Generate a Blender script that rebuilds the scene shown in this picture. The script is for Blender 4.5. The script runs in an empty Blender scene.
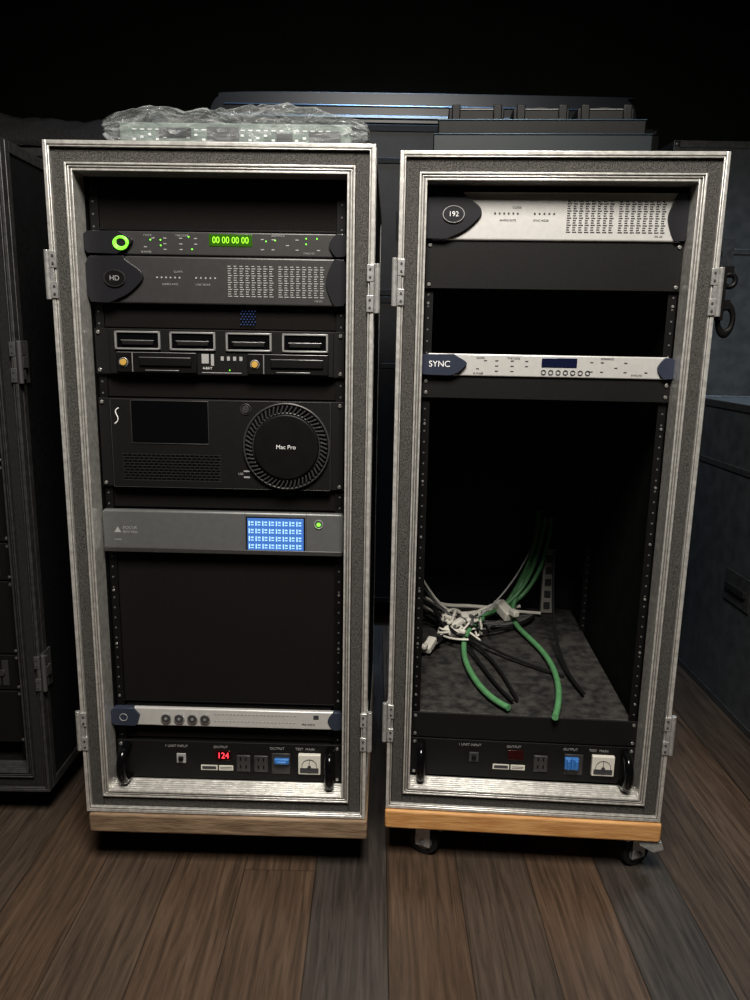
import bpy, bmesh, math, random
from mathutils import Vector, Matrix, noise
random.seed(7)
R=math.radians
SC=bpy.context.scene
SC.view_settings.view_transform='Standard'
try: SC.view_settings.look='Medium High Contrast'
except Exception:
    SC.view_settings.look='None'

# ---------------------------------------------------------------- materials
def mat(name,col,rough=.5,metal=0.,emit=None,es=0.,var=0.,vscale=60.,bump=0.,bscale=400.,spec=.5,col2=None,stretch=None,coat=0.):
    m=bpy.data.materials.new(name); m.use_nodes=True
    nt=m.node_tree; b=nt.nodes['Principled BSDF']
    b.inputs['Roughness'].default_value=rough; b.inputs['Metallic'].default_value=metal
    b.inputs['Specular IOR Level'].default_value=spec
    b.inputs['Base Color'].default_value=(*col,1)
    b.inputs['Coat Weight'].default_value=coat
    if emit:
        b.inputs['Emission Color'].default_value=(*emit,1); b.inputs['Emission Strength'].default_value=es
    tc=nt.nodes.new('ShaderNodeTexCoord')
    mp=nt.nodes.new('ShaderNodeMapping'); nt.links.new(tc.outputs['Object'],mp.inputs['Vector'])
    if stretch: mp.inputs['Scale'].default_value=stretch
    if var>0 or col2:
        n=nt.nodes.new('ShaderNodeTexNoise'); n.inputs['Scale'].default_value=vscale; n.inputs['Detail'].default_value=5
        nt.links.new(mp.outputs['Vector'],n.inputs['Vector'])
        r=nt.nodes.new('ShaderNodeValToRGB')
        c2=col2 if col2 else tuple(min(1,c*(1+var)) for c in col)
        c1=col if col2 else tuple(c*(1-var) for c in col)
        r.color_ramp.elements[0].color=(*c1,1); r.color_ramp.elements[1].color=(*c2,1)
        r.color_ramp.elements[0].position=.35; r.color_ramp.elements[1].position=.65
        nt.links.new(n.outputs['Fac'],r.inputs['Fac']); nt.links.new(r.outputs['Color'],b.inputs['Base Color'])
    if bump>0:
        n2=nt.nodes.new('ShaderNodeTexNoise'); n2.inputs['Scale'].default_value=bscale; n2.inputs['Detail'].default_value=3
        nt.links.new(mp.outputs['Vector'],n2.inputs['Vector'])
        bp=nt.nodes.new('ShaderNodeBump'); bp.inputs['Strength'].default_value=bump; bp.inputs['Distance'].default_value=.002
        nt.links.new(n2.outputs['Fac'],bp.inputs['Height']); nt.links.new(bp.outputs['Normal'],b.inputs['Normal'])
    return m

ALU=mat('aluminium',(.74,.73,.70),.28,.6,var=.16,vscale=90,bump=.14,bscale=300)
ALUG=mat('aluminium_shaded_groove',(.18,.175,.165),.45,.4,var=.2,vscale=140)  # same aluminium coloured darker, shade of the recesses put into the colour
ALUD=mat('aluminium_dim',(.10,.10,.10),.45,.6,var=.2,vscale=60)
FOAM=mat('speckled_foam',(.016,.0155,.015),.95,0,col2=(.110,.105,.098),vscale=460,bump=.6,bscale=600)
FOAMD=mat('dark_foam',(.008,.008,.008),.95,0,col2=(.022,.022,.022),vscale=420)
LAM=mat('black_laminate',(.010,.010,.011),.5,0,var=.3,vscale=90,bump=.2,bscale=500)
BLK=mat('black_steel',(.006,.006,.0062),.5,.0,var=.15,vscale=40,spec=.25)
BLKP=mat('black_powdercoat',(.010,.0097,.0095),.55,0,var=.15,vscale=300,bump=.15,bscale=900,spec=.25)
MESHM=mat('vent_mesh',(.003,.003,.003),.85,0,col2=(.018,.0155,.014),vscale=700,bump=.5,bscale=800,spec=.15)
INNER=mat('interior_black',(.009,.009,.009),.85,0,var=.3,vscale=30,spec=.15)
GRYD=mat('charcoal_anodised',(.060,.059,.059),.4,.3,var=.05,vscale=80)
GRYM=mat('graphite_panel',(.145,.15,.15),.4,.3,var=.04,vscale=80)
CAPD=mat('dark_endcap',(.022,.022,.026),.33,.1)
CAPB=mat('navy_endcap',(.040,.048,.072),.33,.1)
SILV=mat('silver_panel',(.56,.555,.54),.36,.3,var=.03,vscale=90)
WHT=mat('white_print',(.75,.75,.75),.6)
GRYP=mat('grey_print',(.32,.32,.32),.6)
RAILH=mat('rail_hole_rim',(.10,.10,.10),.5)
DKP=mat('dark_print',(.05,.05,.055),.6)
SCR=mat('steel_screw',(.45,.45,.44),.3,.8)
CHR=mat('zinc_hardware',(.52,.52,.51),.3,.6,var=.15,vscale=120)
CHD=mat('zinc_dim',(.14,.14,.14),.4,.5)
BAYF=mat('bay_frame_steel',(.38,.38,.38),.35,.5)
GLOSS=mat('black_glass',(.005,.005,.006),.14,spec=.4)
LG=mat('green_led',(.1,.8,.05),.4,emit=(.25,1,.05),es=1.5)
LGR=mat('green_ring',(.1,.6,.05),.4,emit=(.30,.9,.05),es=.9)
LGD=mat('green_display',(.02,.05,.0),.4,emit=(.40,1,.05),es=1.5)
DSPB=mat('display_backing',(.01,.03,.005),.3,emit=(.05,.18,.0),es=.55)
LR=mat('red_led',(.8,.05,.05),.4,emit=(1,.05,.08),es=2.0)
REDG=mat('red_display_glass',(.03,.004,.004),.15)
NAVYG=mat('navy_display_glass',(.01,.014,.04),.15)
SCB=mat('blue_screen',(.05,.12,.30),.3,emit=(.045,.13,.40),es=.7)
SCW=mat('screen_cell',(.3,.5,.8),.3,emit=(.36,.58,.92),es=.72)
BLUC=mat('blue_connector',(.05,.18,.45),.4)
BLUG=mat('blue_grille',(.02,.05,.14),.5,emit=(.03,.08,.3),es=.12)
ORG=mat('amber_knob',(.5,.32,.08),.4)
WOODB=mat('worn_plywood',(.16,.107,.067),.7,0,col2=(.28,.20,.13),vscale=14,bump=.6,bscale=60,stretch=(1,1,9))
WOODO=mat('orange_plywood',(.44,.22,.080),.6,0,col2=(.60,.35,.15),vscale=12,bump=.4,bscale=60,stretch=(1,1,9))
RUB=mat('rubber',(.010,.010,.010),.7)
WHEEL=mat('wheel_hub',(.18,.18,.18),.5)
DUST=mat('dusty_steel',(.014,.014,.014),.75,0,col2=(.058,.055,.051),vscale=45,bump=.4,bscale=120)
GREENC=mat('green_cable',(.11,.28,.13),.45,var=.1)
WHTC=mat('white_cable',(.66,.64,.58),.5)
BLKC=mat('black_cable',(.014,.014,.015),.4)
GRYC=mat('grey_cable',(.12,.12,.12),.5)
CLOTH=mat('black_cloth',(.032,.032,.034),.8,0,var=.3,vscale=200,bump=.6,bscale=200,spec=.3)
BCASE=mat('slate_laminate',(.060,.064,.066),.42,0,var=.2,vscale=20,bump=.15,bscale=300)
BCASEK=mat('dark_laminate',(.010,.011,.013),.45,0,var=.2,vscale=20,bump=.15,bscale=300,spec=.3)
SHELL=mat('black_shell',(.014,.017,.022),.35,.1)
HILBL=mat('cool_painted_highlight',(.11,.15,.19),.32,.5)
TEAL=mat('dark_tray_steel',(.008,.013,.016),.4,.1)
PCB=mat('greenish_panel',(.15,.185,.165),.5,0,var=.15,vscale=40)
CREAM=mat('cream_meter',(.6,.58,.52),.5)

# ---------------------------------------------------------------- builders
def empty(name,loc=(0,0,0),rz=0.,parent=None):
    e=bpy.data.objects.new(name,None); SC.collection.objects.link(e)
    e.location=loc; e.rotation_euler=(0,0,rz); e.empty_display_size=.05
    if parent: e.parent=parent
    return e
class MB:
    def __init__(s,name,parent,m,bevel=0.):
        s.n=name;s.p=parent;s.m=m;s.bv=bevel;s.bm=bmesh.new()
    def box(s,x0,x1,y0,y1,z0,z1):
        M=Matrix.Translation(((x0+x1)/2,(y0+y1)/2,(z0+z1)/2))@Matrix.Diagonal((abs(x1-x0),abs(y1-y0),abs(z1-z0),1))
        bmesh.ops.create_cube(s.bm,size=1,matrix=M); return s
    def cyl(s,c,r,d,axis='Y',seg=24,r2=None,sx=1,sz=1):
        rot={'Y':Matrix.Rotation(R(90),4,'X'),'X':Matrix.Rotation(R(90),4,'Y'),'Z':Matrix.Identity(4)}[axis]
        M=Matrix.Translation(c)@Matrix.Diagonal((sx,1,sz,1))@rot
        bmesh.ops.create_cone(s.bm,cap_ends=True,segments=seg,radius1=r,radius2=r if r2 is None else r2,depth=d,matrix=M); return s
    def sph(s,c,r,sc=(1,1,1)):
        bmesh.ops.create_uvsphere(s.bm,u_segments=16,v_segments=10,radius=r,matrix=Matrix.Translation(c)@Matrix.Diagonal((*sc,1))); return s
    def poly(s,pts,y0,y1):
        a=[s.bm.verts.new((x,y0,z)) for x,z in pts]; b=[s.bm.verts.new((x,y1,z)) for x,z in pts]
        s.bm.faces.new(a); s.bm.faces.new(b[::-1]); n=len(pts)
        for i in range(n): s.bm.faces.new((a[i],b[i],b[(i+1)%n],a[(i+1)%n]))
        return s
    def ring(s,c,R0,r,axis='Y',seg=32,ms=8,sx=1,sz=1):
        vs=[]
        for i in range(seg):
            t=2*math.pi*i/seg; row=[]
            for j in range(ms):
                q=2*math.pi*j/ms; rr=R0+r*math.cos(q); h=r*math.sin(q)
                if axis=='Y': p=(c[0]+rr*math.cos(t)*sx,c[1]+h,c[2]+rr*math.sin(t)*sz)
                elif axis=='X': p=(c[0]+h,c[1]+rr*math.cos(t),c[2]+rr*math.sin(t))
                else: p=(c[0]+rr*math.cos(t),c[1]+rr*math.sin(t),c[2]+h)
                row.append(s.bm.verts.new(p))
            vs.append(row)
        for i in range(seg):
            for j in range(ms):
                s.bm.faces.new((vs[i][j],vs[(i+1)%seg][j],vs[(i+1)%seg][(j+1)%ms],vs[i][(j+1)%ms]))
        return s
    def done(s):
        bmesh.ops.recalc_face_normals(s.bm,faces=s.bm.faces)
        me=bpy.data.meshes.new(s.n); s.bm.to_mesh(me); s.bm.free()
        for p in me.polygons: p.use_smooth=True
        me.set_sharp_from_angle(angle=R(35))
        me.materials.append(s.m)
        o=bpy.data.objects.new(s.n,me); SC.collection.objects.link(o)
        if s.p: o.parent=s.p
        if s.bv>0:
            b=o.modifiers.new('bevel','BEVEL'); b.width=s.bv; b.segments=3; b.limit_method='ANGLE'; b.angle_limit=R(40)
        return o
def text(name,parent,body,x,y,z,size,m,align='LEFT',sx=1):
    c=bpy.data.curves.new(name,'FONT'); c.body=body; c.size=size; c.align_x=align; c.align_y='CENTER'; c.extrude=.0002
    o=bpy.data.objects.new(name,c); SC.collection.objects.link(o); o.parent=parent
    o.location=(x,y,z); o.rotation_euler=(R(90),0,0); o.scale=(sx,1,1); c.materials.append(m); return o
def cable(name,parent,pts,r,m):
    c=bpy.data.curves.new(name,'CURVE'); c.dimensions='3D'; c.bevel_depth=r; c.bevel_resolution=3; c.resolution_u=10; c.use_fill_caps=True
    sp=c.splines.new('NURBS'); sp.points.add(len(pts)-1)
    for i,p in enumerate(pts): sp.points[i].co=(*p,1)
    sp.use_endpoint_u=True; sp.order_u=4
    o=bpy.data.objects.new(name,c); SC.collection.objects.link(o); o.parent=parent; c.materials.append(m); return o

U=.04445
class Frame:
    def __init__(s,x,y,z,a): s.x,s.y,s.z,s.a=x,y,z,a
    def at(s,lx,ly,lz):
        c,si=math.cos(s.a),math.sin(s.a)
        return (s.x+lx*c+ly*si, s.y-lx*si+ly*c, s.z+lz)
BASE=.14
FL=Frame(-.602,1.435,BASE,R(1.0)); WL=.592
FR=Frame(.036,1.466,BASE,R(3.4)); WR=.584
def dev(name,F,W,zb,dy=.05):
    return empty(name,F.at((W-.483)/2,dy,zb),-F.a)

# ---------------------------------------------------------------- cases
def ringbox(mb,W,H,a,b,y0,y1):
    mb.box(a,b,y0,y1,a,H-a); mb.box(W-b,W-a,y0,y1,a,H-a)
    mb.box(b,W-b,y0,y1,a,b); mb.box(b,W-b,y0,y1,H-b,H-a)
def latch(e,x,z,side,n,big=False,m=None):
    s=side
    mb=MB('latch_%d'%n,e,m or CHR,.0008)
    def bx(a,b,*r):
        X=sorted((x+s*a,x+s*b)); mb.box(X[0],X[1],*r)
    bx(-.001,.003,.004,.050,z-.045,z+.045)
    bx(-.012,.001,-.006,-.002,z-.042,z-.012); bx(-.012,.001,-.006,-.002,z+.012,z+.042)
    bx(-.006,.001,-.005,-.002,z-.014,z+.014)
    bx(.003,.009,-.004,.020,z-.036,z-.014); bx(.003,.009,-.004,.020,z+.014,z+.036)
    mb.cyl((x+s*.007,.000,z),.0055,.088,'Z',12)
    bx(.003,.011,.006,.03,z-.012,z+.012)
    mb.done()
    rv=MB('latch_rivets_%d'%n,e,DKP,.0)
    for k in (-.034,-.020,.020,.034): rv.cyl((x-s*.006,-.0068,z+k),.0022,.0016,'Y',8)
    rv.done()
    if big:
        m2=MB('latch_ring_%d'%n,e,BLK,.001)
        m2.ring((x+s*.030,.02,z-.048),.017,.006,'Y',28,8,.8,1.5)
        m2.ring((x+s*.028,.015,z+.022),.011,.005,'Y')
        X=sorted((x+s*.004,x+s*.034)); m2.box(X[0],X[1],.012,.026,z+.028,z+.048); m2.box(X[0],X[1],.014,.026,z-.03,z-.012)
        X=sorted((x+s*.008,x+s*.022)); m2.box(X[0],X[1],.010,.022,z-.05,z+.048)
        m2.done()
def flight_case(name,F,W,H,D,alu=ALU,foam=FOAM,groove=ALUG,latches=(),lm=None):
    e=empty(name,(F.x,F.y,F.z),-F.a)
    m=MB('outer_shell',e,LAM,.001)
    m.box(.001,.010,.012,D,.001,H-.001);m.box(W-.010,W-.001,.012,D,.001,H-.001)
    m.box(.010,W-.010,.012,D,.001,.010);m.box(.010,W-.010,.012,D,H-.010,H-.001);m.box(.010,W-.010,D-.010,D,.010,H-.010);m.done()
    m=MB('edge_trim',e,alu,.0012)
    ringbox(m,W,H,-.001,.0060,-.003,.016); ringbox(m,W,H,.0078,.0100,-.003,.016)
    m.box(-.002,.001,.016,.034,0,H);m.box(W-.001,W+.002,.016,.034,0,H);m.box(0,W,.016,.034,H-.001,H+.002)
    for xx in (0,1):
        for zz in (0,1):
            x0=-.002 if xx==0 else W-.001; z0=0 if zz==0 else H-.022
            m.box(x0,x0+.003,.034,D,z0,z0+.022)
            x1=0 if xx==0 else W-.022; z1=-.002 if zz==0 else H-.001
            m.box(x1,x1+.022,.034,D,z1,z1+.003)
    ringbox(m,W,H,-.001,.012,D-.012,D+.002)
    m.done()
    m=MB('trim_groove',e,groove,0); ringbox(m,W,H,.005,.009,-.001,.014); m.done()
    m=MB('foam_ring',e,foam,.002); ringbox(m,W,H,.0105,.0345,.004,D-.06); m.done()
    m=MB('inner_frame',e,alu,.0006)
    ringbox(m,W,H,.0352,.0385,-.002,.05); ringbox(m,W,H,.0410,.0428,-.001,.01); ringbox(m,W,H,.0460,.0495,-.002,.05)
    for k in range(6): m.box(.05,W-.05,.003+k*.0078,.0065+k*.0078,.0490,.0512)
    m.done()
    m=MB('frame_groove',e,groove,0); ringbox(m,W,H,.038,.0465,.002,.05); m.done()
    m=MB('inner_sleeve',e,INNER); ringbox(m,W,H,.0362,.049,.051,D-.04); m.done()
    m=MB('rack_rails',e,BLK,.0004)
    o=(W-.483)/2
    for x in (o,W-o-.017):
        for dy in (.055,D-.22):
            m.box(x,x+.017,dy,dy+.0022,.05,H-.05)
            xs=x if x<W/2 else x+.0148
            m.box(xs,xs+.0022,dy,dy+.045,.05,H-.05)
    m.done()
    m=MB('rail_holes',e,RAILH)
    z=.06;k=0
    while z<H-.06:
        for x in (o+.0075,W-o-.0075):
            for dy in (.0545,D-.2205):
                m.cyl((x,dy,z),.0020,.001,'Y',8)
        z+=U/2; k+=1
    m.done()
    m=MB('cage_screws',e,SCR,.0003)
    for i in range(9):
        zz=.24+i*.118
        for x in (o+.0075,W-o-.0075): m.cyl((x,.0535,zz),.0028,.003,'Y',8)
    m.done()
    for i,(x,z,s,big) in enumerate(latches): latch(e,x,z,s,i+1,big,lm)
    return e
def caster(name,F,lx,ly,zb,ang=0.):
    p=F.at(lx,ly,0); h=zb
    e=empty(name,(p[0],p[1],0),ang)
    r=.034
    m=MB('tyre',e,RUB,.003); m.cyl((0,.018,r),r,.026,'X',28); m.done()
    m=MB('hub',e,WHEEL,.001); m.cyl((0,.018,r),r*.62,.029,'X',20); m.cyl((0,.018,r),.006,.05,'X',10); m.done()
    m=MB('fork',e,CHR,.001)
    for s in (-1,1):
        m.box(s*.019-.0015,s*.019+.0015,.000,.034,r-.01,h-.014)
    m.box(-.0205,.0205,-.012,.034,h-.016,h-.012); m.cyl((0,0,h-.009),.022,.008,'Z',24); m.box(-.038,.038,-.034,.034,h-.0045,h-.0005)
    m.done(); return e
flight_case('flight_case',FL,WL,1.33,.74,latches=((0,1.10,-1,False),(WL,1.085,1,False),(0,.185,-1,False),(WL,.20,1,False)))
flight_case('flight_case',FR,WR,1.33,.80,latches=((0,1.10,-1,False),(WR,1.09,1,True),(0,.20,-1,False),(WR,.20,1,False)))
def dolly(F,W,D,m0,x0,x1,y0=-.008):
    e=empty('wooden_dolly',(F.x,F.y,F.z),-F.a)
    m=MB('board',e,m0,.005)
    m.box(x0,x1,y0,D,-.047,-.003); m.done()
    m=MB('anti_slip_strip',e,RUB,.001); m.box(x0+.01,x1-.01,.02,.06,-.003,-.0005); m.box(x0+.01,x1-.01,D-.08,D-.04,-.003,-.0005); m.done()
dolly(FL,WL,.74,WOODB,.004,WL+.006); dolly(FR,WR,.80,WOODO,-.002,WR+.004)
for F,xs,ys in ((FL,(.12,.47),(.18,.62)),(FR,(.105,.535),(.045,.68))):
    for lx in xs:
        for ly in ys: caster('swivel_caster',F,lx,ly,BASE-.047,(1.15 if lx<.3 else -1.2) if ly<.3 else 1.2)
p=FR.at(.565,.01,0); e=empty('caster_brake_lever',(p[0],p[1],BASE-.047),-FR.a)
MB('lever',e,CHR,.001).poly([(-.02,-.002),(.028,-.002),(.034,-.02),(.012,-.028),(-.018,-.012)],-.012,.02).done()

# ---------------------------------------------------------------- rack devices
def ears(e,h,m,n=2):
    s=MB('ear_screws',e,SCR,.0004)
    zs=[U*.18,h-U*.18] if h>U*1.2 else [h*.25,h*.75]
    for z in zs:
        for x in (.0078,.4752): s.cyl((x,-.0045,z),.0036,.004,'Y',10)
    s.done()
def chassis(e,h,d=.32): MB('chassis',e,BLK,.001).box(.022,.461,.003,d,.002,h-.002).done()
def smoothpts(P,n=6):
    out=[]
    for i in range(len(P)-1):
        p0=P[max(0,i-1)];p1=P[i];p2=P[i+1];p3=P[min(len(P)-1,i+2)]
        for k in range(n):
            t=k/n
            out.append(tuple(.5*((2*p1[a])+(-p0[a]+p2[a])*t+(2*p0[a]-5*p1[a]+4*p2[a]-p3[a])*t*t+(-p0[a]+3*p1[a]-3*p2[a]+p3[a])*t**3) for a in (0,1)))
    out.append(P[-1]); return out
def endcaps(e,h,m,wb,wt,wm,w2,bulge=.016):
    k=MB('end_caps',e,m,.0035)
    edge=smoothpts([(wb,.001),(wb+(wm-wb)*.55,h*.20),(wm*.97,h*.47),(wm,h*.60),(wm*.93,h*.72),(wt+.004,h*.90),(wt,h-.001)])
    k.poly(edge+[(.002,h-.002),(-.005,h*.82),(-.008,h*.5),(-.005,h*.18),(.002,.002)],-bulge,.001)
    edge=smoothpts([(.483-w2*.55,h-.001),(.483-w2*.8,h*.8),(.483-w2,h*.5),(.483-w2*.8,h*.2),(.483-w2*.55,.001)])
    k.poly(edge+[(.481,.002),(.488,h*.18),(.491,h*.5),(.488,h*.82),(.481,h-.002)],-bulge*.8,.001)
    k.done()
def interface(F,W,zb,panel,cap,pr,silver):
    h=2*U-.001; e=dev('audio_interface',F,W,zb); chassis(e,h)
    MB('front_panel',e,panel,.0035).box(.01,.475,-.009,.002,.0005,h).done()
    endcaps(e,h,cap,.036,.068,.102,.036)
    b=MB('logo_badge',e,CAPD if silver else BLK,.001); b.cyl((.050,-.0175,h*.52),.017,.003,'Y',28,sx=1.2,sz=.9); b.done()
    m=MB('badge_rim',e,GRYP if silver else GRYD); m.ring((.050,-.0188,h*.52),.0165,.0008,'Y',28,6,1.2,.9); m.done()
    text('logo_text',e,'192' if silver else 'HD',.050,-.0195,h*.52,.013,WHT if silver else GRYP,'CENTER')
    m=MB('meter_marks',e,pr)
    for i in range(16):
        x=.262+i*.0112+(.006 if i>7 else 0)
        for j in range(14):
            z=.016+j*.0042
            m.box(x,x+.0055 if j%3 else x+.0078,-.0098,-.0088,z,z+.0017)
    m.done()
    m=MB('status_leds',e,pr)
    for i in range(6): m.cyl((.128+i*.0085,-.0094,h*.56),.0018,.001,'Y',10)
    for i in range(5): m.cyl((.202+i*.009,-.0094,h*.56),.0018,.001,'Y',10)
    m.done()
    for t,x,z in (('SAMPLE RATE',.137,h*.42),('SYNC MODE',.200,h*.42),('192 I/O',.425,.010),('CLOCK',.16,h*.68)):
        text('label',e,t,x,-.0095,z,.0050,pr)
    return e
def sync(F,W,zb,panel,cap,pr,silver):
    h=U-.001; e=dev('sync_generator',F,W,zb); chassis(e,h)
    MB('front_panel',e,panel,.0025).box(.01,.475,-.009,.002,.0005,h).done()
    endcaps(e,h,cap,.055,.062,.086,.030,.018)
    if silver:
        text('logo_text',e,'SYNC',.012,-.0190,h*.52,.0165,WHT)
        MB('display_window',e,NAVYG,.0008).box(.232,.300,-.0102,-.0085,.020,.038).done()
        d=MB('buttons',e,DKP,.0005)
        for i in range(7): d.ring((.236+i*.0142,-.0102,.0105),.0042,.0009,'Y',16,6)
        d.done()
    else:
        g=MB('glowing_logo',e,LGR); g.ring((.066,-.0192,h*.50),.0098,.0022,'Y',28,8,1.2,1.0)
        g.ring((.0645,-.0192,h*.46),.0108,.0022,'Y',28,8,1.15,.98)
        g.done()
        MB('display_window',e,DSPB,.0008).box(.228,.309,-.0102,-.0085,.018,.040).done()
        text('timecode',e,'00 00 00 00',.2685,-.0105,.0287,.0165,LGD,'CENTER',.86)
        g=MB('leds',e,LG)
        for x,z in ((.118,.028),(.137,.028),(.137,.018),(.19,.034),(.196,.012),(.335,.028),(.352,.03),(.41,.034),(.41,.024),(.43,.034)): g.cyl((x,-.0095,z),.0013,.001,'Y',10)
        g.done()
    m=MB('small_buttons',e,pr,.0003)
    for x,z in ((.105,.014),(.120,.03),(.142,.03),(.142,.02),(.142,.01),(.172,.03),(.172,.02),(.172,.01),(.2,.03),(.2,.02),(.325,.03),(.325,.012),(.345,.03),(.345,.012),(.372,.02),(.39,.03),(.39,.012),(.43,.012)):
        m.box(x,x+.006,-.0098,-.0088,z,z+.0020)
    m.done()
    for t,x,z in (('CLOCK',.105,.036),('TIME CODE',.165,.036),('REFERENCE',.345,.038),('SYNC HD' if not silver else 'SYNC I/O',.405,.0075),('BI-PHASE',.10,.006)):
        text('label',e,t,x,-.0095,z,.0048,pr)
def vent(F,W,zb,h,dy=.058,m=MESHM):
    e=dev('vent_panel',F,W,zb,dy)
    k=MB('perforated_sheet',e,m,.0008); k.box(.017,.466,.0,.002,.001,h-.001)
    k.done()
    if h>U*1.01:
        k=MB('sheet_folds',e,BLK,.0005); k.box(.017,.466,-.003,.0,.001,.004).box(.017,.466,-.003,.0,h-.004,h-.001).done()
    return e
def blank(F,W,zb,h):
    e=dev('blank_panel',F,W,zb); MB('plate',e,BLKP,.0012).box(0,.483,-.004,-.001,.0005,h-.0005).box(.02,.463,-.001,.015,h-.003,h-.0005).box(.02,.463,-.001,.015,.0005,.003).done(); ears(e,h,SCR)

# left rack
sync(FL,WL,1.1415,GRYD,CAPD,GRYP,False)
interface(FL,WL,1.0526,GRYD,CAPD,GRYP,False)
vent(FL,WL,1.187,.09); vent(FL,WL,1.0081,U); vent(FL,WL,.8748,U); vent(FL,WL,.6525,U); vent(FL,WL,.2265,.336); vent(FL,WL,.142,.035)
e=dev('cooling_grille',FL,WL,1.012,.055); m=MB('grille_dots',e,BLUG)
for i in range(5):
    for j in range(6): m.cyl((.283+i*.006+(j%2)*.003,0,.006+j*.005),.0013,.003,'Y',8)
m.done()
# drive enclosure
h=2*U-.001; e=dev('drive_enclosure',FL,WL,.9192); chassis(e,h)
k=MB('front_panel',e,BLKP,.001); k.box(0,.483,-.003,.002,.0005,h); k.box(.03,.462,-.010,.0,.002,h-.001); k.done()
fr=MB('bay_frames',e,BAYF,.0006); sl=MB('bay_slots',e,GLOSS,.0006); hd=MB('bay_levers',e,BLKP,.001)
for x in (.042,.148,.256,.364):
    w=.088; z0=.048; z1=.083
    fr.box(x,x+w,-.014,-.009,z1-.0035,z1);fr.box(x,x+w,-.014,-.009,z0,z0+.0035);fr.box(x,x+.004,-.014,-.009,z0,z1);fr.box(x+w-.004,x+w,-.014,-.009,z0,z1)
    sl.box(x+.004,x+w-.004,-.0112,-.0095,z0+.0035,z1-.0035)
    hd.box(x+.014,x+w-.014,-.0145,-.011,z0+.009,z0+.016)
    fr.box(x+.012,x+w-.012,-.0148,-.0135,z0+.017,z0+.0182)
fr.done();sl.done();hd.done()
b=MB('drive_modules',e,BLK,.0015); s=MB('module_trim',e,BAYF,.0004); kn=MB('lock_knobs',e,ORG,.0006)
for x in (.045,.298):
    b.box(x,x+.155,-.017,-.009,.005,.044)
    b.box(x+.045,x+.145,-.021,-.016,.018,.034)
    s.box(x+.045,x+.145,-.0215,-.0205,.0335,.0345); s.box(x+.001,x+.154,-.0175,-.0165,.0425,.0435); s.box(x+.03,x+.032,-.018,-.016,.006,.042)
    s.ring((x+.014,-.0175,.024),.0082,.0011,'Y',20,6)
    kn.cyl((x+.014,-.019,.024),.0062,.005,'Y',18)
    s.box(x+.055,x+.12,-.0175,-.0165,.009,.0105)
b.done();s.done();kn.done()
l=MB('label_plate',e,GRYP,.0003); l.box(.208,.222,-.0108,-.0098,.024,.042); l.box(.226,.232,-.0108,-.0098,.02,.042); l.box(.208,.285,-.0108,-.0098,.006,.0075)
for i in range(4): l.box(.245+i*.012,.251+i*.012,-.0108,-.0098,.03,.038)
l.done(); text('label',e,'4-BAY',.21,-.011,.015,.007,WHT); MB('power_led',e,LG).cyl((.262,-.0108,.012),.0011,.001,'Y',10).done(); ears(e,h,SCR)
# computer chassis
h=4*U-.001; e=dev('computer_rack_chassis',FL,WL,.697)
chassis(e,h,.45)
MB('front_panel',e,BLKP,.0015).box(0,.483,-.003,.002,.0005,h).box(.026,.458,-.012,0,.001,h-.001).done()
MB('panel_outline',e,GRYD,.0003).box(.026,.458,-.0124,-.0115,h-.0022,h-.001).box(.026,.458,-.0124,-.0115,.001,.0022).box(.026,.0272,-.0124,-.0115,.001,h-.001).box(.4568,.458,-.0124,-.0115,.001,h-.001).done()
MB('screen_recess_frame',e,GRYD,.0006).box(.066,.219,-.0135,-.0115,.089,.0905).box(.066,.219,-.0135,-.0115,.1725,.174).box(.066,.0675,-.0135,-.0115,.089,.174).box(.2175,.219,-.0135,-.0115,.089,.174).done()
MB('screen',e,GLOSS,.001).box(.0675,.2175,-.0128,-.0115,.0905,.1725).done()
m=MB('vent_slots',e,GLOSS)
for j in range(9):
    for i in range(20):
        m.box(.048+i*.0095+(j%2)*.004,.0545+i*.0095+(j%2)*.004,-.0126,-.0115,.018+j*.0058,.0212+j*.0058)
m.done()
m=MB('vent_slot_lips',e,GRYD)
for j in range(10): m.box(.046,.242,-.0124,-.0118,.0152+j*.0058,.0161+j*.0058)
m.done()
c=cable('logo_stroke',e,[(.043,-.0128,.158),(.035,-.0128,.154),(.037,-.0128,.146),(.042,-.0128,.139),(.040,-.0128,.131),(.034,-.0128,.127)],.0011,WHT)
cx,cz=.372,.089
m=MB('intake_dish',e,GLOSS,.001); m.cyl((cx,-.014,cz),.084,.006,'Y',64); m.done()
m=MB('intake_fins',e,GRYD,.0003)
for i in range(56):
    t=2*math.pi*i/56; bm0=Matrix.Translation((cx,-.020,cz))@Matrix.Rotation(-t,4,'Y')@Matrix.Translation((.0735,0,0))@Matrix.Rotation(R(25),4,'Y')@Matrix.Diagonal((.014,.007,.0028,1))
    bmesh.ops.create_cube(m.bm,size=1,matrix=bm0)
m.done()
m=MB('intake_rim',e,GRYD,.0); m.ring((cx,-.018,cz),.0835,.0022,'Y',64,8); m.ring((cx,-.019,cz),.0655,.0018,'Y',64,8); m.done()
m=MB('end_disc',e,BLK,.003); m.cyl((cx,-.022,cz),.064,.010,'Y',64); m.done()
text('disc_text',e,'Mac Pro',cx,-.0275,cz,.0115,WHT,'CENTER')
m=MB('power_button',e,GRYD,.0006); m.cyl((.292,-.014,.160),.0075,.004,'Y',24); m.ring((.292,-.013,.160),.010,.0011,'Y',24,6); m.done()
MB('usb_ports',e,GRYP,.0003).box(.286,.298,-.013,-.0115,.024,.027).box(.286,.298,-.013,-.0115,.036,.039).done(); text('label',e,'USB',.275,-.0125,.032,.006,GRYP); ears(e,h,SCR)
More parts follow.
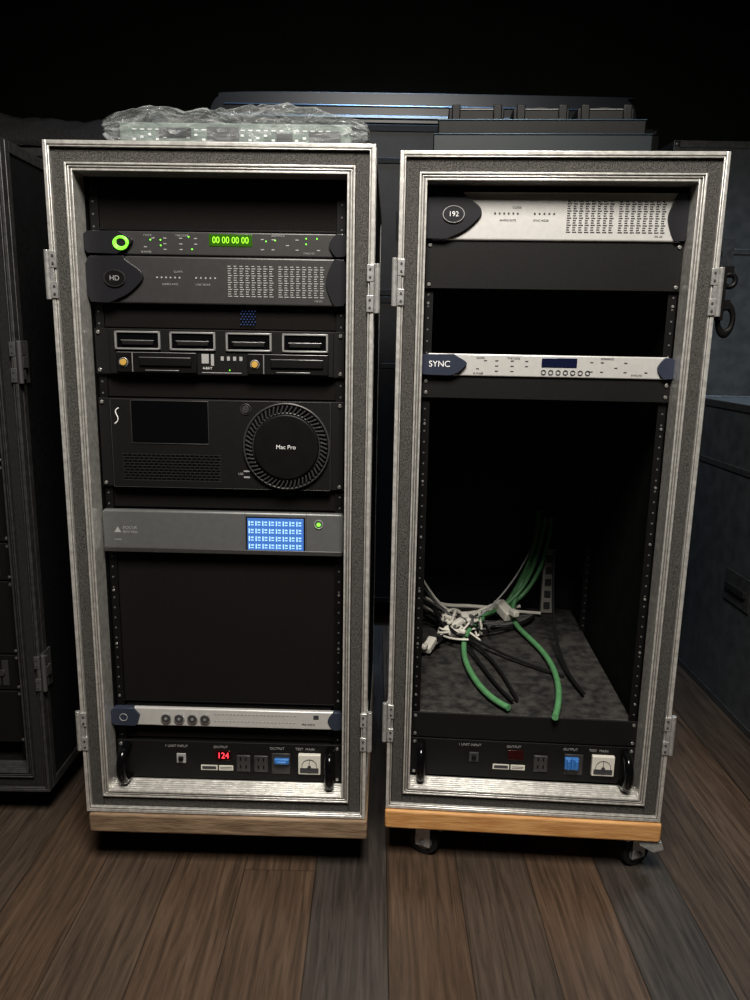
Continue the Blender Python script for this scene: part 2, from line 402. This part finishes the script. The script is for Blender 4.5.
# matrix unit
h=2*U-.001; e=dev('digital_audio_matrix_unit',FL,WL,.5636); chassis(e,h)
MB('front_panel',e,GRYM,.004).poly([(-.002,.006),(.004,.001),(.479,.001),(.485,.006),(.485,h-.004),(.48,h),(.003,h),(-.002,h-.004)],-.014,.002).done()
MB('lower_lip',e,GRYD,.0015).box(.0,.483,-.017,-.012,.001,.011).done()
MB('panel_gaps',e,DKP).box(.105,.106,-.0178,-.0168,.001,.011).box(.165,.166,-.0178,-.0168,.001,.011).box(.287,.2878,-.0146,-.0136,.01,h).box(.41,.4108,-.0146,-.0136,.01,h).done()
MB('screen_bezel',e,BLK,.0015).box(.289,.408,-.0155,-.0135,.008,.080).done()
MB('screen',e,SCB,.0004).box(.292,.405,-.0162,-.0150,.011,.077).done()
m=MB('screen_cells',e,SCW)
for i in range(8):
    for j in range(4):
        x=.2945+i*.0137; z=.014+j*.0158
        m.box(x,x+.0025,-.0167,-.0160,z,z+.010); m.box(x+.0045,x+.0100,-.0167,-.0160,z+.001,z+.003); m.box(x+.0045,x+.0100,-.0167,-.0160,z+.006,z+.009)
m.done()
m=MB('logo_triangle',e,GRYP,.0003); m.poly([(.022,.041),(.036,.041),(.029,.053)],-.0148,-.0136); m.done()
text('logo_text',e,'FOCUS',.040,-.0145,.051,.009,GRYP); text('logo_text_b',e,'RITE PRO',.040,-.0145,.042,.007,GRYP); text('label',e,'D64R',.022,-.0145,.026,.006,GRYP)
MB('power_led',e,LG).cyl((.435,-.0150,.066),.0036,.002,'Y',20).done(); m=MB('led_ring',e,CHR); m.ring((.435,-.0148,.066),.0085,.0012,'Y',24,6); m.done()
ears(e,h,SCR)
# preamp 1U silver
h=U-.001; e=dev('microphone_preamp',FL,WL,.1805,.045); chassis(e,h)
MB('front_panel',e,SILV,.0025).box(.01,.473,-.009,.002,.001,h-.002).done()
endcaps(e,h,CAPB,.045,.042,.056,.028,.014)
m=MB('input_jacks',e,DKP,.001); c=MB('jack_rings',e,CHR)
for x in (.112,.140,.168,.195): m.cyl((x,-.011,.020),.0098,.006,'Y',24); c.ring((x,-.0125,.020),.0100,.0012,'Y',24,6); c.cyl((x,-.0142,.020),.003,.002,'Y',10)
m.done(); c.done()
m=MB('panel_marks',e,GRYP)
for i in range(22): m.box(.215+i*.008,.2195+i*.008,-.0097,-.0088,.030,.0325); m.box(.215+i*.008,.2185+i*.008,-.0097,-.0088,.014,.0165)
m.done()
MB('usb_port',e,DKP,.0004).box(.425,.436,-.0105,-.0088,.026,.034).done(); text('label',e,'PRE AMP 8',.40,-.0095,.012,.006,DKP)
m=MB('cap_logo',e,GRYP); m.ring((.022,-.0145,.021),.008,.0008,'Y',20,6); m.done()
# power units
def power(F,W,zb,lit):
    h=2*U-.001; e=dev('power_distribution_unit',F,W,zb); 
    MB('chassis',e,BLK,.001).box(.022,.461,.003,.30,.001,h-.002).done()
    MB('front_panel',e,BLKP,.0012).box(0,.483,-.004,.002,.0005,h).done()
    for x in (.022,.461):
        c=bpy.data.curves.new('handle','CURVE'); c.dimensions='3D'; c.bevel_depth=.0098; c.bevel_resolution=4; c.resolution_u=12
        s=c.splines.new('BEZIER'); P=[(x,-.004,.088-.010),(x,-.040,.070),(x,-.040,.016),(x,-.004,.004)]
        s.bezier_points.add(3)
        for q,pp in zip(s.bezier_points,P): q.co=pp; q.handle_left_type='AUTO'; q.handle_right_type='AUTO'
        c.use_fill_caps=True
        o=bpy.data.objects.new('carry_handle',c); SC.collection.objects.link(o); o.parent=e; c.materials.append(GLOSS)
    for x,t in ((.103,'1 UNIT INPUT'),(.208,'OUTPUT'),(.330,'OUTPUT'),(.385,'TEST  MAIN')):
        text('label',e,t,x,-.0048,.077,.0080,GRYP)
    m=MB('breaker_switch',e,GRYP if lit else DKP,.0008); m.box(.128,.148,-.007,-.003,.038,.060); m.done(); MB('breaker_toggle',e,BLK,.001).box(.133,.143,-.013,-.006,.046,.054).done()
    MB('voltage_display',e,REDG,.0006).box(.212,.246,-.006,-.003,.046,.069).done()
    if lit: text('voltage_digits',e,'124',.229,-.0064,.0575,.019,LR,'CENTER',.9)
    MB('rating_label',e,CREAM,.0003).box(.180,.216,-.0052,-.0038,.022,.034).box(.219,.25,-.0052,-.0038,.022,.034).done()
    MB('label_print',e,DKP).box(.183,.213,-.0056,-.005,.0245,.0315).box(.222,.247,-.0056,-.005,.0255,.0265).box(.222,.247,-.0056,-.005,.029,.030).done()
    o=MB('outlets',e,GRYD,.0015); q=MB('outlet_slots',e,GLOSS)
    ox=(.258,.296) if lit else (.268,)
    for x in ox:
        o.box(x,x+.030,-.008,-.003,.022,.060)
        for z in (.030,.048): q.box(x+.008,x+.0105,-.0086,-.0078,z,z+.008); q.box(x+.0195,x+.022,-.0086,-.0078,z,z+.008)
    o.done(); q.done()
    m=MB('locking_outlet',e,BLUC,.002)
    if lit: m.box(.340,.372,-.013,-.003,.044,.056); m.box(.345,.367,-.018,-.012,.047,.053)
    else: m.box(.334,.364,-.014,-.003,.034,.060); m.box(.3475,.3505,-.020,-.012,.036,.064); m.box(.338,.344,-.020,-.012,.036,.058); m.box(.355,.361,-.020,-.012,.036,.058)
    m.done(); MB('outlet_bezel',e,GRYD,.001).box(.334,.374,-.006,-.003,.018,.066).done()
    m=MB('meter',e,CREAM,.0015); m.box(.392,.440,-.013,-.003,.022,.068); m.done()
    m=MB('meter_face',e,DKP,.0004); m.box(.396,.436,-.0138,-.0128,.026,.038); m.ring((.416,-.0135,.042),.016,.0006,'Y',24,6); m.box(.4155,.4165,-.0142,-.013,.040,.058); m.cyl((.416,-.014,.040),.004,.002,'Y',14); m.done()
    ears(e,h,SCR)
power(FL,WL,.0526,True); power(FR,WR,.0545,False)
# right rack
interface(FR,WR,1.1816,SILV,CAPD,DKP,True)
blank(FR,WR,1.0927,2*U)
sync(FR,WR,.9270,SILV,CAPB,DKP,True)
blank(FR,WR,.8825,U)
e=dev('equipment_chassis',FR,WR,.1455)
MB('front_panel',e,BLKP,.0015).box(0,.483,-.004,.0,.0,.058).done(); MB('body',e,DUST,.002).box(.010,.473,.006,.70,.004,.056).done(); ears(e,.058,SCR)
e=empty('rear_connector_panel',FR.at(.425,.70,.205),-FR.a)
MB('plate',e,mat('beige_plate',(.34,.33,.31),.6),.002).box(0,.035,0,.02,0,.20).done(); m=MB('sockets',e,DKP,.001)
for i in range(5): m.box(.008,.026,-.004,.002,.015+i*.036,.035+i*.036)
m.done()
# cables
ZT=.2055
e=empty('cable_bundle',(FR.x,FR.y,FR.z),-FR.a)
cable('green_cable_a',e,[(.26,.06,ZT+.01),(.224,.10,ZT+.008),(.186,.22,ZT+.008),(.172,.37,ZT+.012),(.19,.47,ZT+.03),(.24,.55,ZT+.03)],.0074,GREENC)
cable('green_cable_b',e,[(.355,.03,ZT+.008),(.37,.08,ZT+.008),(.395,.18,ZT+.008),(.395,.38,ZT+.008),(.33,.56,ZT+.008),(.325,.63,ZT+.03),(.37,.68,.33),(.41,.69,.42),(.425,.69,.50)],.0074,GREENC)
cable('green_cable_c',e,[(.29,.62,ZT+.02),(.33,.66,.26),(.38,.67,.36),(.40,.68,.46),(.40,.69,.52)],.0065,GREENC)
cable('green_cable_d',e,[(.25,.60,ZT+.02),(.33,.64,.24),(.40,.67,.30),(.43,.68,.40),(.44,.69,.50)],.0065,GREENC)
cable('green_cable_e',e,[(.18,.55,ZT+.02),(.27,.60,.23),(.35,.65,.26),(.40,.67,.36),(.42,.68,.50)],.0060,GREENC)
cable('white_cable_a',e,[(.06,.64,.27),(.12,.66,.225),(.2,.66,.24),(.28,.66,.225),(.36,.67,.235)],.0060,WHTC)
cable('white_cable_b',e,[(.07,.66,.31),(.11,.64,.25),(.15,.6,.23),(.2,.56,.235),(.27,.60,.26)],.0040,WHTC)
cable('white_cable_c',e,[(.055,.5,.30),(.08,.55,.26),(.12,.60,.225),(.19,.62,.22),(.28,.63,.24),(.36,.66,.22),(.42,.67,.215)],.0050,WHTC)
for i in range(16):
    bx,by=.170+random.uniform(-.02,.03),.50+random.uniform(-.04,.04)
    pts=[(bx+random.uniform(-.06,.07),by+random.uniform(-.10,.10),ZT+.008+random.uniform(0,.045)) for _ in range(6)]
    cable('tangle_%d'%i,e,pts,random.choice((.003,.0045)),(WHTC,GRYC,BLKC,WHTC)[i%4])
for i in range(8):
    a=random.uniform(-.03,.06)
    pts=[(.052+random.uniform(0,.02),.60+random.uniform(-.15,.08),.27+a),(.075+random.uniform(-.01,.03),.58,.245+a*.5),(.13+random.uniform(-.03,.04),.56,ZT+.02),(.20+random.uniform(-.05,.07),.52+random.uniform(-.10,.08),ZT+.012),(.30+random.uniform(-.05,.05),.56+random.uniform(-.05,.05),ZT+.012),(.40,.64,.22)]
    cable('left_loom_%d'%i,e,pts,.0035,(BLKC,GRYC)[i%2])
for i in range(3):
    pts=[(.08,.55,.24),(.18+random.uniform(-.04,.06),.45,ZT+.02),(.25+random.uniform(-.06,.1),.35+random.uniform(-.1,.1),ZT+.006),(.32+random.uniform(-.1,.1),.2+random.uniform(-.1,.15),ZT+.006)]
    cable('black_cable_%d'%i,e,pts,.0035,BLKC)
cable('black_cable_w',e,[(.44,.62,.42),(.42,.50,.26),(.40,.34,ZT+.008),(.44,.15,ZT+.008)],.004,BLKC)
cable('thin_light_cable',e,[(.41,.68,.50),(.36,.62,.34),(.26,.55,.25),(.18,.5,.23)],.0026,GRYP)
m=MB('white_plugs',e,WHTC,.004)
def plug(c,ang,s=1.):
    M=Matrix.Translation(c)@Matrix.Rotation(ang,4,'Z')@Matrix.Rotation(.3,4,'X')@Matrix.Diagonal((.024*s,.05*s,.020*s,1)); bmesh.ops.create_cube(m.bm,size=1,matrix=M)
    M=Matrix.Translation(c)@Matrix.Rotation(ang,4,'Z')@Matrix.Translation((0,-.034*s,.008))@Matrix.Diagonal((.014*s,.02*s,.013*s,1)); bmesh.ops.create_cube(m.bm,size=1,matrix=M)
plug((.305,.60,.245),.5,1.4); plug((.090,.37,ZT+.02),-.4,1.0); plug((.150,.44,ZT+.03),1.1,.9); plug((.19,.52,ZT+.040),.2,.9); plug((.165,.48,ZT+.04),-.9,.8); m.done()

# ---------------------------------------------------------------- things on top of the cases
e=empty('plastic_wrapped_rack_unit',FL.at(.085,.06,1.334),-FL.a)
MB('unit_body',e,PCB,.003).box(.025,.460,.02,.28,.006,.050).done()
m=MB('unit_marks',e,WHT)
for i in range(26):
    if i%7!=6: m.box(.05+i*.0145,.056+i*.0145,.0188,.0202,.018+(i%3)*.004,.022+(i%3)*.004); m.box(.05+i*.0145,.058+i*.0145,.0188,.0202,.036,.038)
m.done()
m=MB('unit_windows',e,DKP); m.box(.10,.16,.0182,.0205,.024,.040); m.box(.19,.25,.0182,.0205,.014,.042); m.box(.32,.35,.0182,.0205,.014,.032); m.box(.38,.44,.0182,.0205,.016,.036); m.done()
bm=bmesh.new(); bmesh.ops.create_cube(bm,size=1); bmesh.ops.subdivide_edges(bm,edges=bm.edges,cuts=44,use_grid_fill=True)
for v in bm.verts:
    x,y,z=v.co
    ex=min(1,(0.5-abs(x))*7); f=.30+.70*max(0,ex)**.6
    zz=z*(.074)*f; 
    X=x*.49; Y=y*.33
    n1=noise.noise(Vector((X*12,Y*16,z*1.5))); n2=noise.noise(Vector((X*38+9,Y*45,z*4))); n3=abs(noise.noise(Vector((X*70+3,Y*70,z*9))))
    v.co=(X+.245+ .006*n2, Y+.17+.008*n1+.006*n2+.004*n3, max(.001,zz+.034+(.018*n1+.008*n2-.006*n3)*(1 if z>0 else .2)))
me=bpy.data.meshes.new('plastic_bag'); bm.to_mesh(me); bm.free()
for p in me.polygons: p.use_smooth=True
pm=bpy.data.materials.new('clear_plastic'); pm.use_nodes=True; nt=pm.node_tree; nt.nodes.clear()
out=nt.nodes.new('ShaderNodeOutputMaterial'); tr=nt.nodes.new('ShaderNodeBsdfTransparent'); tr.inputs[0].default_value=(.93,.95,.95,1)
pb=nt.nodes.new('ShaderNodeBsdfPrincipled'); pb.inputs['Base Color'].default_value=(.50,.52,.53,1); pb.inputs['Roughness'].default_value=.12
lw=nt.nodes.new('ShaderNodeLayerWeight'); lw.inputs[0].default_value=.35
mr=nt.nodes.new('ShaderNodeMapRange'); mr.inputs[3].default_value=.12; mr.inputs[4].default_value=.70
mx=nt.nodes.new('ShaderNodeMixShader'); nt.links.new(lw.outputs['Facing'],mr.inputs[0]); nt.links.new(mr.outputs[0],mx.inputs[0]); nt.links.new(tr.outputs[0],mx.inputs[1]); nt.links.new(pb.outputs[0],mx.inputs[2])
tcn=nt.nodes.new('ShaderNodeTexCoord'); vn=nt.nodes.new('ShaderNodeTexNoise'); vn.inputs['Scale'].default_value=28; vn.inputs['Detail'].default_value=3; vn.inputs['Distortion'].default_value=1.5
bp=nt.nodes.new('ShaderNodeBump'); bp.inputs['Strength'].default_value=1; bp.inputs['Distance'].default_value=.010
nt.links.new(tcn.outputs['Object'],vn.inputs['Vector']); nt.links.new(vn.outputs['Fac'],bp.inputs['Height']); nt.links.new(bp.outputs[0],pb.inputs['Normal']); nt.links.new(mx.outputs[0],out.inputs[0])
nt.links.new(bp.outputs[0],lw.inputs['Normal'])
me.materials.append(pm); o=bpy.data.objects.new('plastic_bag',me); SC.collection.objects.link(o); o.parent=e

e=empty('fan_tray',FR.at(.058,.04,1.334),-FR.a)
MB('tray',e,TEAL,.002).box(0,.40,0,.26,0,.004).box(0,.40,0,.004,0,.036).box(0,.40,.256,.26,0,.036).box(0,.004,0,.26,0,.03).box(.396,.40,0,.26,0,.03).done()
MB('deck',e,BLK,.003).box(.008,.392,.02,.25,.036,.066).done()
m=MB('tray_highlights',e,mat('painted_blue_glint',(.06,.09,.12),.3,.6),.0005); m.box(.0,.40,-.002,0,.0345,.036); m.box(.008,.392,.0185,.020,.0640,.066); m.done()  # thin blue-grey strips painted as light glinting on the tray edges
m=MB('fans',e,BLK,.002); f=MB('fan_guards',e,CHD)
for x in (.028,.150,.270):
    m.box(x,x+.105,.05,.155,.066,.094)
    for rr in (.012,.022,.032,.042): f.ring((x+.052,.102,.096),rr,.0011,'Z',24,6)
    m.cyl((x+.052,.102,.095),.018,.006,'Z',20)
    for q in (.006,.084): m.box(x+q,x+q+.016,.045,.052,.070,.099)
    f.box(x+.02,x+.085,.0485,.0500,.0905,.0920)
m.done(); f.done()

# ---------------------------------------------------------------- neighbouring racks / cases
FB=Frame(-1.377,1.60,.075,0.)
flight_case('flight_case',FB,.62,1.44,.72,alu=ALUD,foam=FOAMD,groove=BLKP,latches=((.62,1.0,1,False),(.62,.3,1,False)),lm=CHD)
for lx in (.1,.52):
    for ly in (.1,.6):
        p=FB.at(lx,ly,0); c=empty('swivel_caster',(p[0],p[1],0),.4)
        MB('tyre',c,RUB,.003).cyl((0,0,.028),.028,.024,'X',24).done(); MB('fork',c,CHD,.001).box(-.018,-.015,-.012,.012,.02,.068).box(.015,.018,-.012,.012,.02,.068).box(-.03,.03,-.03,.03,.068,.074).done()
z=.10
for i,(nu,kind) in enumerate(((3,0),(2,1),(4,0),(2,1),(4,0),(3,1),(4,0),(2,1),(2,1),(2,0))):
    hh=nu*U; e=dev('amplifier_unit' if kind else 'blank_panel',FB,.62,z)
    MB('front_panel',e,BLKP,.0015).box(0,.483,-.006,.002,.0005,hh-.001).done()
    if kind:
        MB('chassis',e,BLK).box(.025,.458,.003,.4,.002,hh-.002).done()
        m=MB('front_details',e,GRYD,.0006)
        for k in range(8): m.box(.30+k*.02,.315+k*.02,-.0075,-.0055,.012,hh-.014)
        m.cyl((.44,-.008,hh*.5),.008,.006,'Y',16); m.box(.02,.24,-.0075,-.0055,hh*.5,hh*.5+.002); m.done()
    ears(e,hh,SCR); z+=hh+.002

def road_case(name,x0,x1,y0,y1,z0,z1,body=BCASE,alu=ALUD,wheels=True,hw=ALUD):
    e=empty(name,(x0,y0,z0)); W=x1-x0;D=y1-y0;H=z1-z0
    MB('body',e,body,.002).box(.002,W-.002,.002,D-.002,.002,H-.002).done()
    m=MB('edge_extrusions',e,alu,.002); t=.022
    for a in (0,W-t):
        for b in (0,D-t): m.box(a-.001,a+t+.001,b-.001,b+t+.001,0,H)
        for c in (0,H-t): m.box(a-.001,a+t+.001,0,D,c-.001,c+t+.001)
    for b in (0,D-t):
        for c in (0,H-t): m.box(0,W,b-.001,b+t+.001,c-.001,c+t+.001)
    m.box(-.001,W+.001,-.002,D+.001,H*.78,H*.78+.02)
    m.done()
    m=MB('ball_corners',e,hw)
    for a in (.012,W-.012):
        for b in (.012,D-.012):
            for c in (.012,H-.012): m.sph((a,b,c),.016)
    m.done()
    m=MB('recessed_hardware',e,hw,.001); k=MB('handle_bails',e,RUB,.001)
    for fx in (.25,.75):
        m.box(W*fx-.055,W*fx+.055,-.003,.001,H*.78-.05,H*.78+.06); k.cyl((W*fx,-.006,H*.78),.012,.006,'Y',16)
    m.box(W*.5-.08,W*.5+.08,-.003,.001,H*.42-.05,H*.42+.05); k.box(W*.5-.06,W*.5+.06,-.012,-.003,H*.42-.01,H*.42+.01)
    m.box(-.003,.001,D*.3-.06,D*.3+.06,H*.78-.05,H*.78+.06); m.box(-.003,.001,D*.55-.08,D*.55+.08,H*.42-.05,H*.42+.05); k.box(-.012,-.003,D*.55-.06,D*.55+.06,H*.42-.01,H*.42+.01)
    m.done();k.done()
    if wheels and z0>.05:
        m=MB('casters',e,RUB,.002)
        for a in (.1,W-.1):
            for b in (.1,D-.1): m.cyl((a,b,-z0+.04),.04,.03,'X',24); m.box(a-.03,a+.03,b-.03,b+.03,-z0+.04,-.0005)
        m.done()
    return e
road_case('road_case',-1.75,-.42,2.42,2.88,.10,1.685,body=BCASEK)
road_case('road_case',-.38,.98,2.9,3.5,.10,1.30,body=BCASEK,alu=BLKP,hw=BLKP); road_case('road_case',-.72,1.0,2.92,3.5,1.306,1.90,body=BCASEK,alu=BLKP,wheels=False,hw=BLKP)
e=empty('hard_shell_lid',(-.62,2.93,1.908))
prof=smoothpts([(.0,.0),(.004,.045),(.030,.080),(.08,.095),(.5,.100),(1.45,.100),(1.50,.09),(1.53,.06),(1.54,.0)],5)
m=MB('shell',e,SHELL,.006); m.poly(prof,0,.40); m.done()
m=MB('shell_highlight_bars',e,HILBL,.003); m.box(.03,1.51,-.008,.002,.012,.024); m.box(.05,1.49,-.006,.002,.052,.058); m.done()  # lighter cool bars stand in for bluish highlight lines on the shell
road_case('road_case',1.12,1.80,1.55,2.75,.0,.965)
road_case('road_case',1.05,1.85,2.9,3.5,.10,1.86)
bm=bmesh.new(); bmesh.ops.create_grid(bm,x_segments=60,y_segments=30,size=.5)
for v in bm.verts:
    x,y=v.co.x,v.co.y; ed=min(1,(0.5-max(abs(x),abs(y)))*5)
    n=noise.noise(Vector((x*5,y*5,1)))+.5*noise.noise(Vector((x*14,y*12,3)))
    v.co=(x*1.0,y*.40,.008+ .095*max(0,ed)**.5*(1+.5*n)+.012*abs(n))
me=bpy.data.meshes.new('black_cloth_cover'); bm.to_mesh(me); bm.free()
for p in me.polygons: p.use_smooth=True
me.materials.append(CLOTH); o=bpy.data.objects.new('black_cloth_cover',me); SC.collection.objects.link(o); o.location=(-.97,2.65,1.690)
sm=o.modifiers.new('thick','SOLIDIFY'); sm.thickness=.006

# ---------------------------------------------------------------- room
def slab(name,x0,x1,y0,y1,z0,z1,m): return MB(name,None,m).box(x0,x1,y0,y1,z0,z1).done()
WALLM=mat('black_wall_paint',(.016,.016,.013),.9,0,var=.1,vscale=8,spec=.2)
slab('wall_back',-2.6,2.6,3.8,3.9,0,3.2,WALLM); slab('wall_left',-2.7,-2.6,-2,3.9,0,3.2,WALLM); slab('wall_right',2.6,2.7,-2,3.9,0,3.2,WALLM); slab('wall_front',-2.6,2.6,-2.1,-2,0,3.2,WALLM)
slab('ceiling',-2.7,2.7,-2.1,3.9,3.2,3.3,WALLM)
fm=bpy.data.materials.new('wood_planks'); fm.use_nodes=True; nt=fm.node_tree; N=nt.nodes; L=nt.links; b=N['Principled BSDF']
def M_(op,a,b_=None,c=None):
    n=N.new('ShaderNodeMath'); n.operation=op
    for i,v in enumerate((a,b_,c)):
        if v is None: continue
        if isinstance(v,(int,float)): n.inputs[i].default_value=v
        else: L.new(v,n.inputs[i])
    return n.outputs[0]
tc=N.new('ShaderNodeTexCoord'); sp=N.new('ShaderNodeSeparateXYZ'); L.new(tc.outputs['Object'],sp.inputs[0])
PW=.155
xr=M_('DIVIDE',M_('SUBTRACT',sp.outputs[0],.04),PW); row=M_('FLOOR',xr); fx=M_('FRACT',xr)
w1=N.new('ShaderNodeTexWhiteNoise'); w1.noise_dimensions='1D'; L.new(row,w1.inputs['W'])
yr=M_('ADD',M_('DIVIDE',sp.outputs[1],2.4),M_('MULTIPLY',w1.outputs['Value'],5.3)); iy=M_('FLOOR',yr); fy=M_('FRACT',yr)
cv=N.new('ShaderNodeCombineXYZ'); L.new(row,cv.inputs[0]); L.new(iy,cv.inputs[1])
w2=N.new('ShaderNodeTexWhiteNoise'); w2.noise_dimensions='3D'; L.new(cv.outputs[0],w2.inputs['Vector'])
ramp=N.new('ShaderNodeValToRGB'); ramp.color_ramp.interpolation='CONSTANT'
br=(.090,.062,.044);gy=(.072,.055,.043);dk=(.054,.046,.040);md=(.080,.058,.043)
seq=[md,dk,br,md,gy,br,md,br,br,dk, br,gy,br,dk,md,br,gy,br,md,dk]   # rows -10..9 ; row 0 = x .04-.195
els=ramp.color_ramp.elements
for i,c in enumerate(seq):
    if i==0: el=els[0]; el.position=0
    elif i==1: el=els[1]; el.position=i/20
    else: el=els.new(i/20)
    el.color=(*c,1)
L.new(M_('DIVIDE',M_('ADD',row,10.5),20),ramp.inputs['Fac'])
mp=N.new('ShaderNodeCombineXYZ'); L.new(M_('ADD',M_('MULTIPLY',sp.outputs[0],70),M_('MULTIPLY',w2.outputs['Value'],40)),mp.inputs[0]); L.new(M_('MULTIPLY',sp.outputs[1],3.6),mp.inputs[1])
gn=N.new('ShaderNodeTexNoise'); gn.inputs['Scale'].default_value=1.3; gn.inputs['Detail'].default_value=8; gn.inputs['Roughness'].default_value=.66; gn.inputs['Distortion'].default_value=.7; L.new(mp.outputs[0],gn.inputs['Vector'])
gr=N.new('ShaderNodeMapRange'); gr.inputs[1].default_value=.32; gr.inputs[2].default_value=.68; gr.inputs[3].default_value=.5; gr.inputs[4].default_value=1.4; L.new(gn.outputs['Fac'],gr.inputs[0])
vr=M_('ADD',.88,M_('MULTIPLY',w2.outputs['Value'],.24))
gap=M_('MINIMUM',M_('MINIMUM',M_('DIVIDE',fx,.012),M_('DIVIDE',M_('SUBTRACT',1,fx),.012)),M_('DIVIDE',fy,.0012)); gap=M_('ADD',.3,M_('MULTIPLY',M_('MINIMUM',gap,1),.7))
tot=M_('MULTIPLY',M_('MULTIPLY',gr.outputs[0],vr),gap)
vm=N.new('ShaderNodeVectorMath'); vm.operation='SCALE'; L.new(ramp.outputs['Color'],vm.inputs[0]); L.new(tot,vm.inputs['Scale'])
L.new(vm.outputs[0],b.inputs['Base Color']); b.inputs['Roughness'].default_value=.34; b.inputs['Specular IOR Level'].default_value=.5
bp=N.new('ShaderNodeBump'); bp.inputs['Strength'].default_value=.3; bp.inputs['Distance'].default_value=.0015
L.new(M_('ADD',M_('MULTIPLY',gn.outputs['Fac'],.5),gap),bp.inputs['Height']); L.new(bp.outputs[0],b.inputs['Normal'])
slab('floor',-2.7,2.7,-2.1,3.9,-.05,0,fm)

# ---------------------------------------------------------------- lights
def area(name,loc,tgt,size,power,col,sy=None,spread=180):
    l=bpy.data.lights.new(name,'AREA'); l.size=size; l.energy=power; l.color=col; l.spread=R(spread)
    if sy: l.shape='RECTANGLE'; l.size_y=sy
    o=bpy.data.objects.new(name,l); SC.collection.objects.link(o); o.location=loc
    o.rotation_euler=(Vector(tgt)-Vector(loc)).to_track_quat('-Z','Y').to_euler(); return o
area('ceiling_lamp',(.05,.0,2.7),(.0,1.25,.6),.8,46,(1,.945,.87),None,125)
area('blue_stage_lamp',(.0,2.70,3.1),(.0,3.0,1.95),.6,10,(.45,.68,1),.15,80)
area('blue_side_lamp',(1.5,2.1,2.6),(1.45,2.2,.9),.3,8,(.65,.82,1),None,80)
w=bpy.data.worlds.new('world'); SC.world=w; w.use_nodes=True; w.node_tree.nodes['Background'].inputs[0].default_value=(.55,.55,.55,1); w.node_tree.nodes['Background'].inputs[1].default_value=.05

# ---------------------------------------------------------------- camera
cd=bpy.data.cameras.new('camera'); cd.sensor_fit='AUTO'; cd.sensor_width=36; cd.lens=36*.751; cd.clip_start=.02
co=bpy.data.objects.new('camera',cd); SC.collection.objects.link(co)
co.matrix_world=Matrix.Translation((0,0,BASE+.985))@Matrix.Rotation(R(90-11.7),4,'X')@Matrix.Rotation(R(1.03),4,'Z')
SC.camera=co
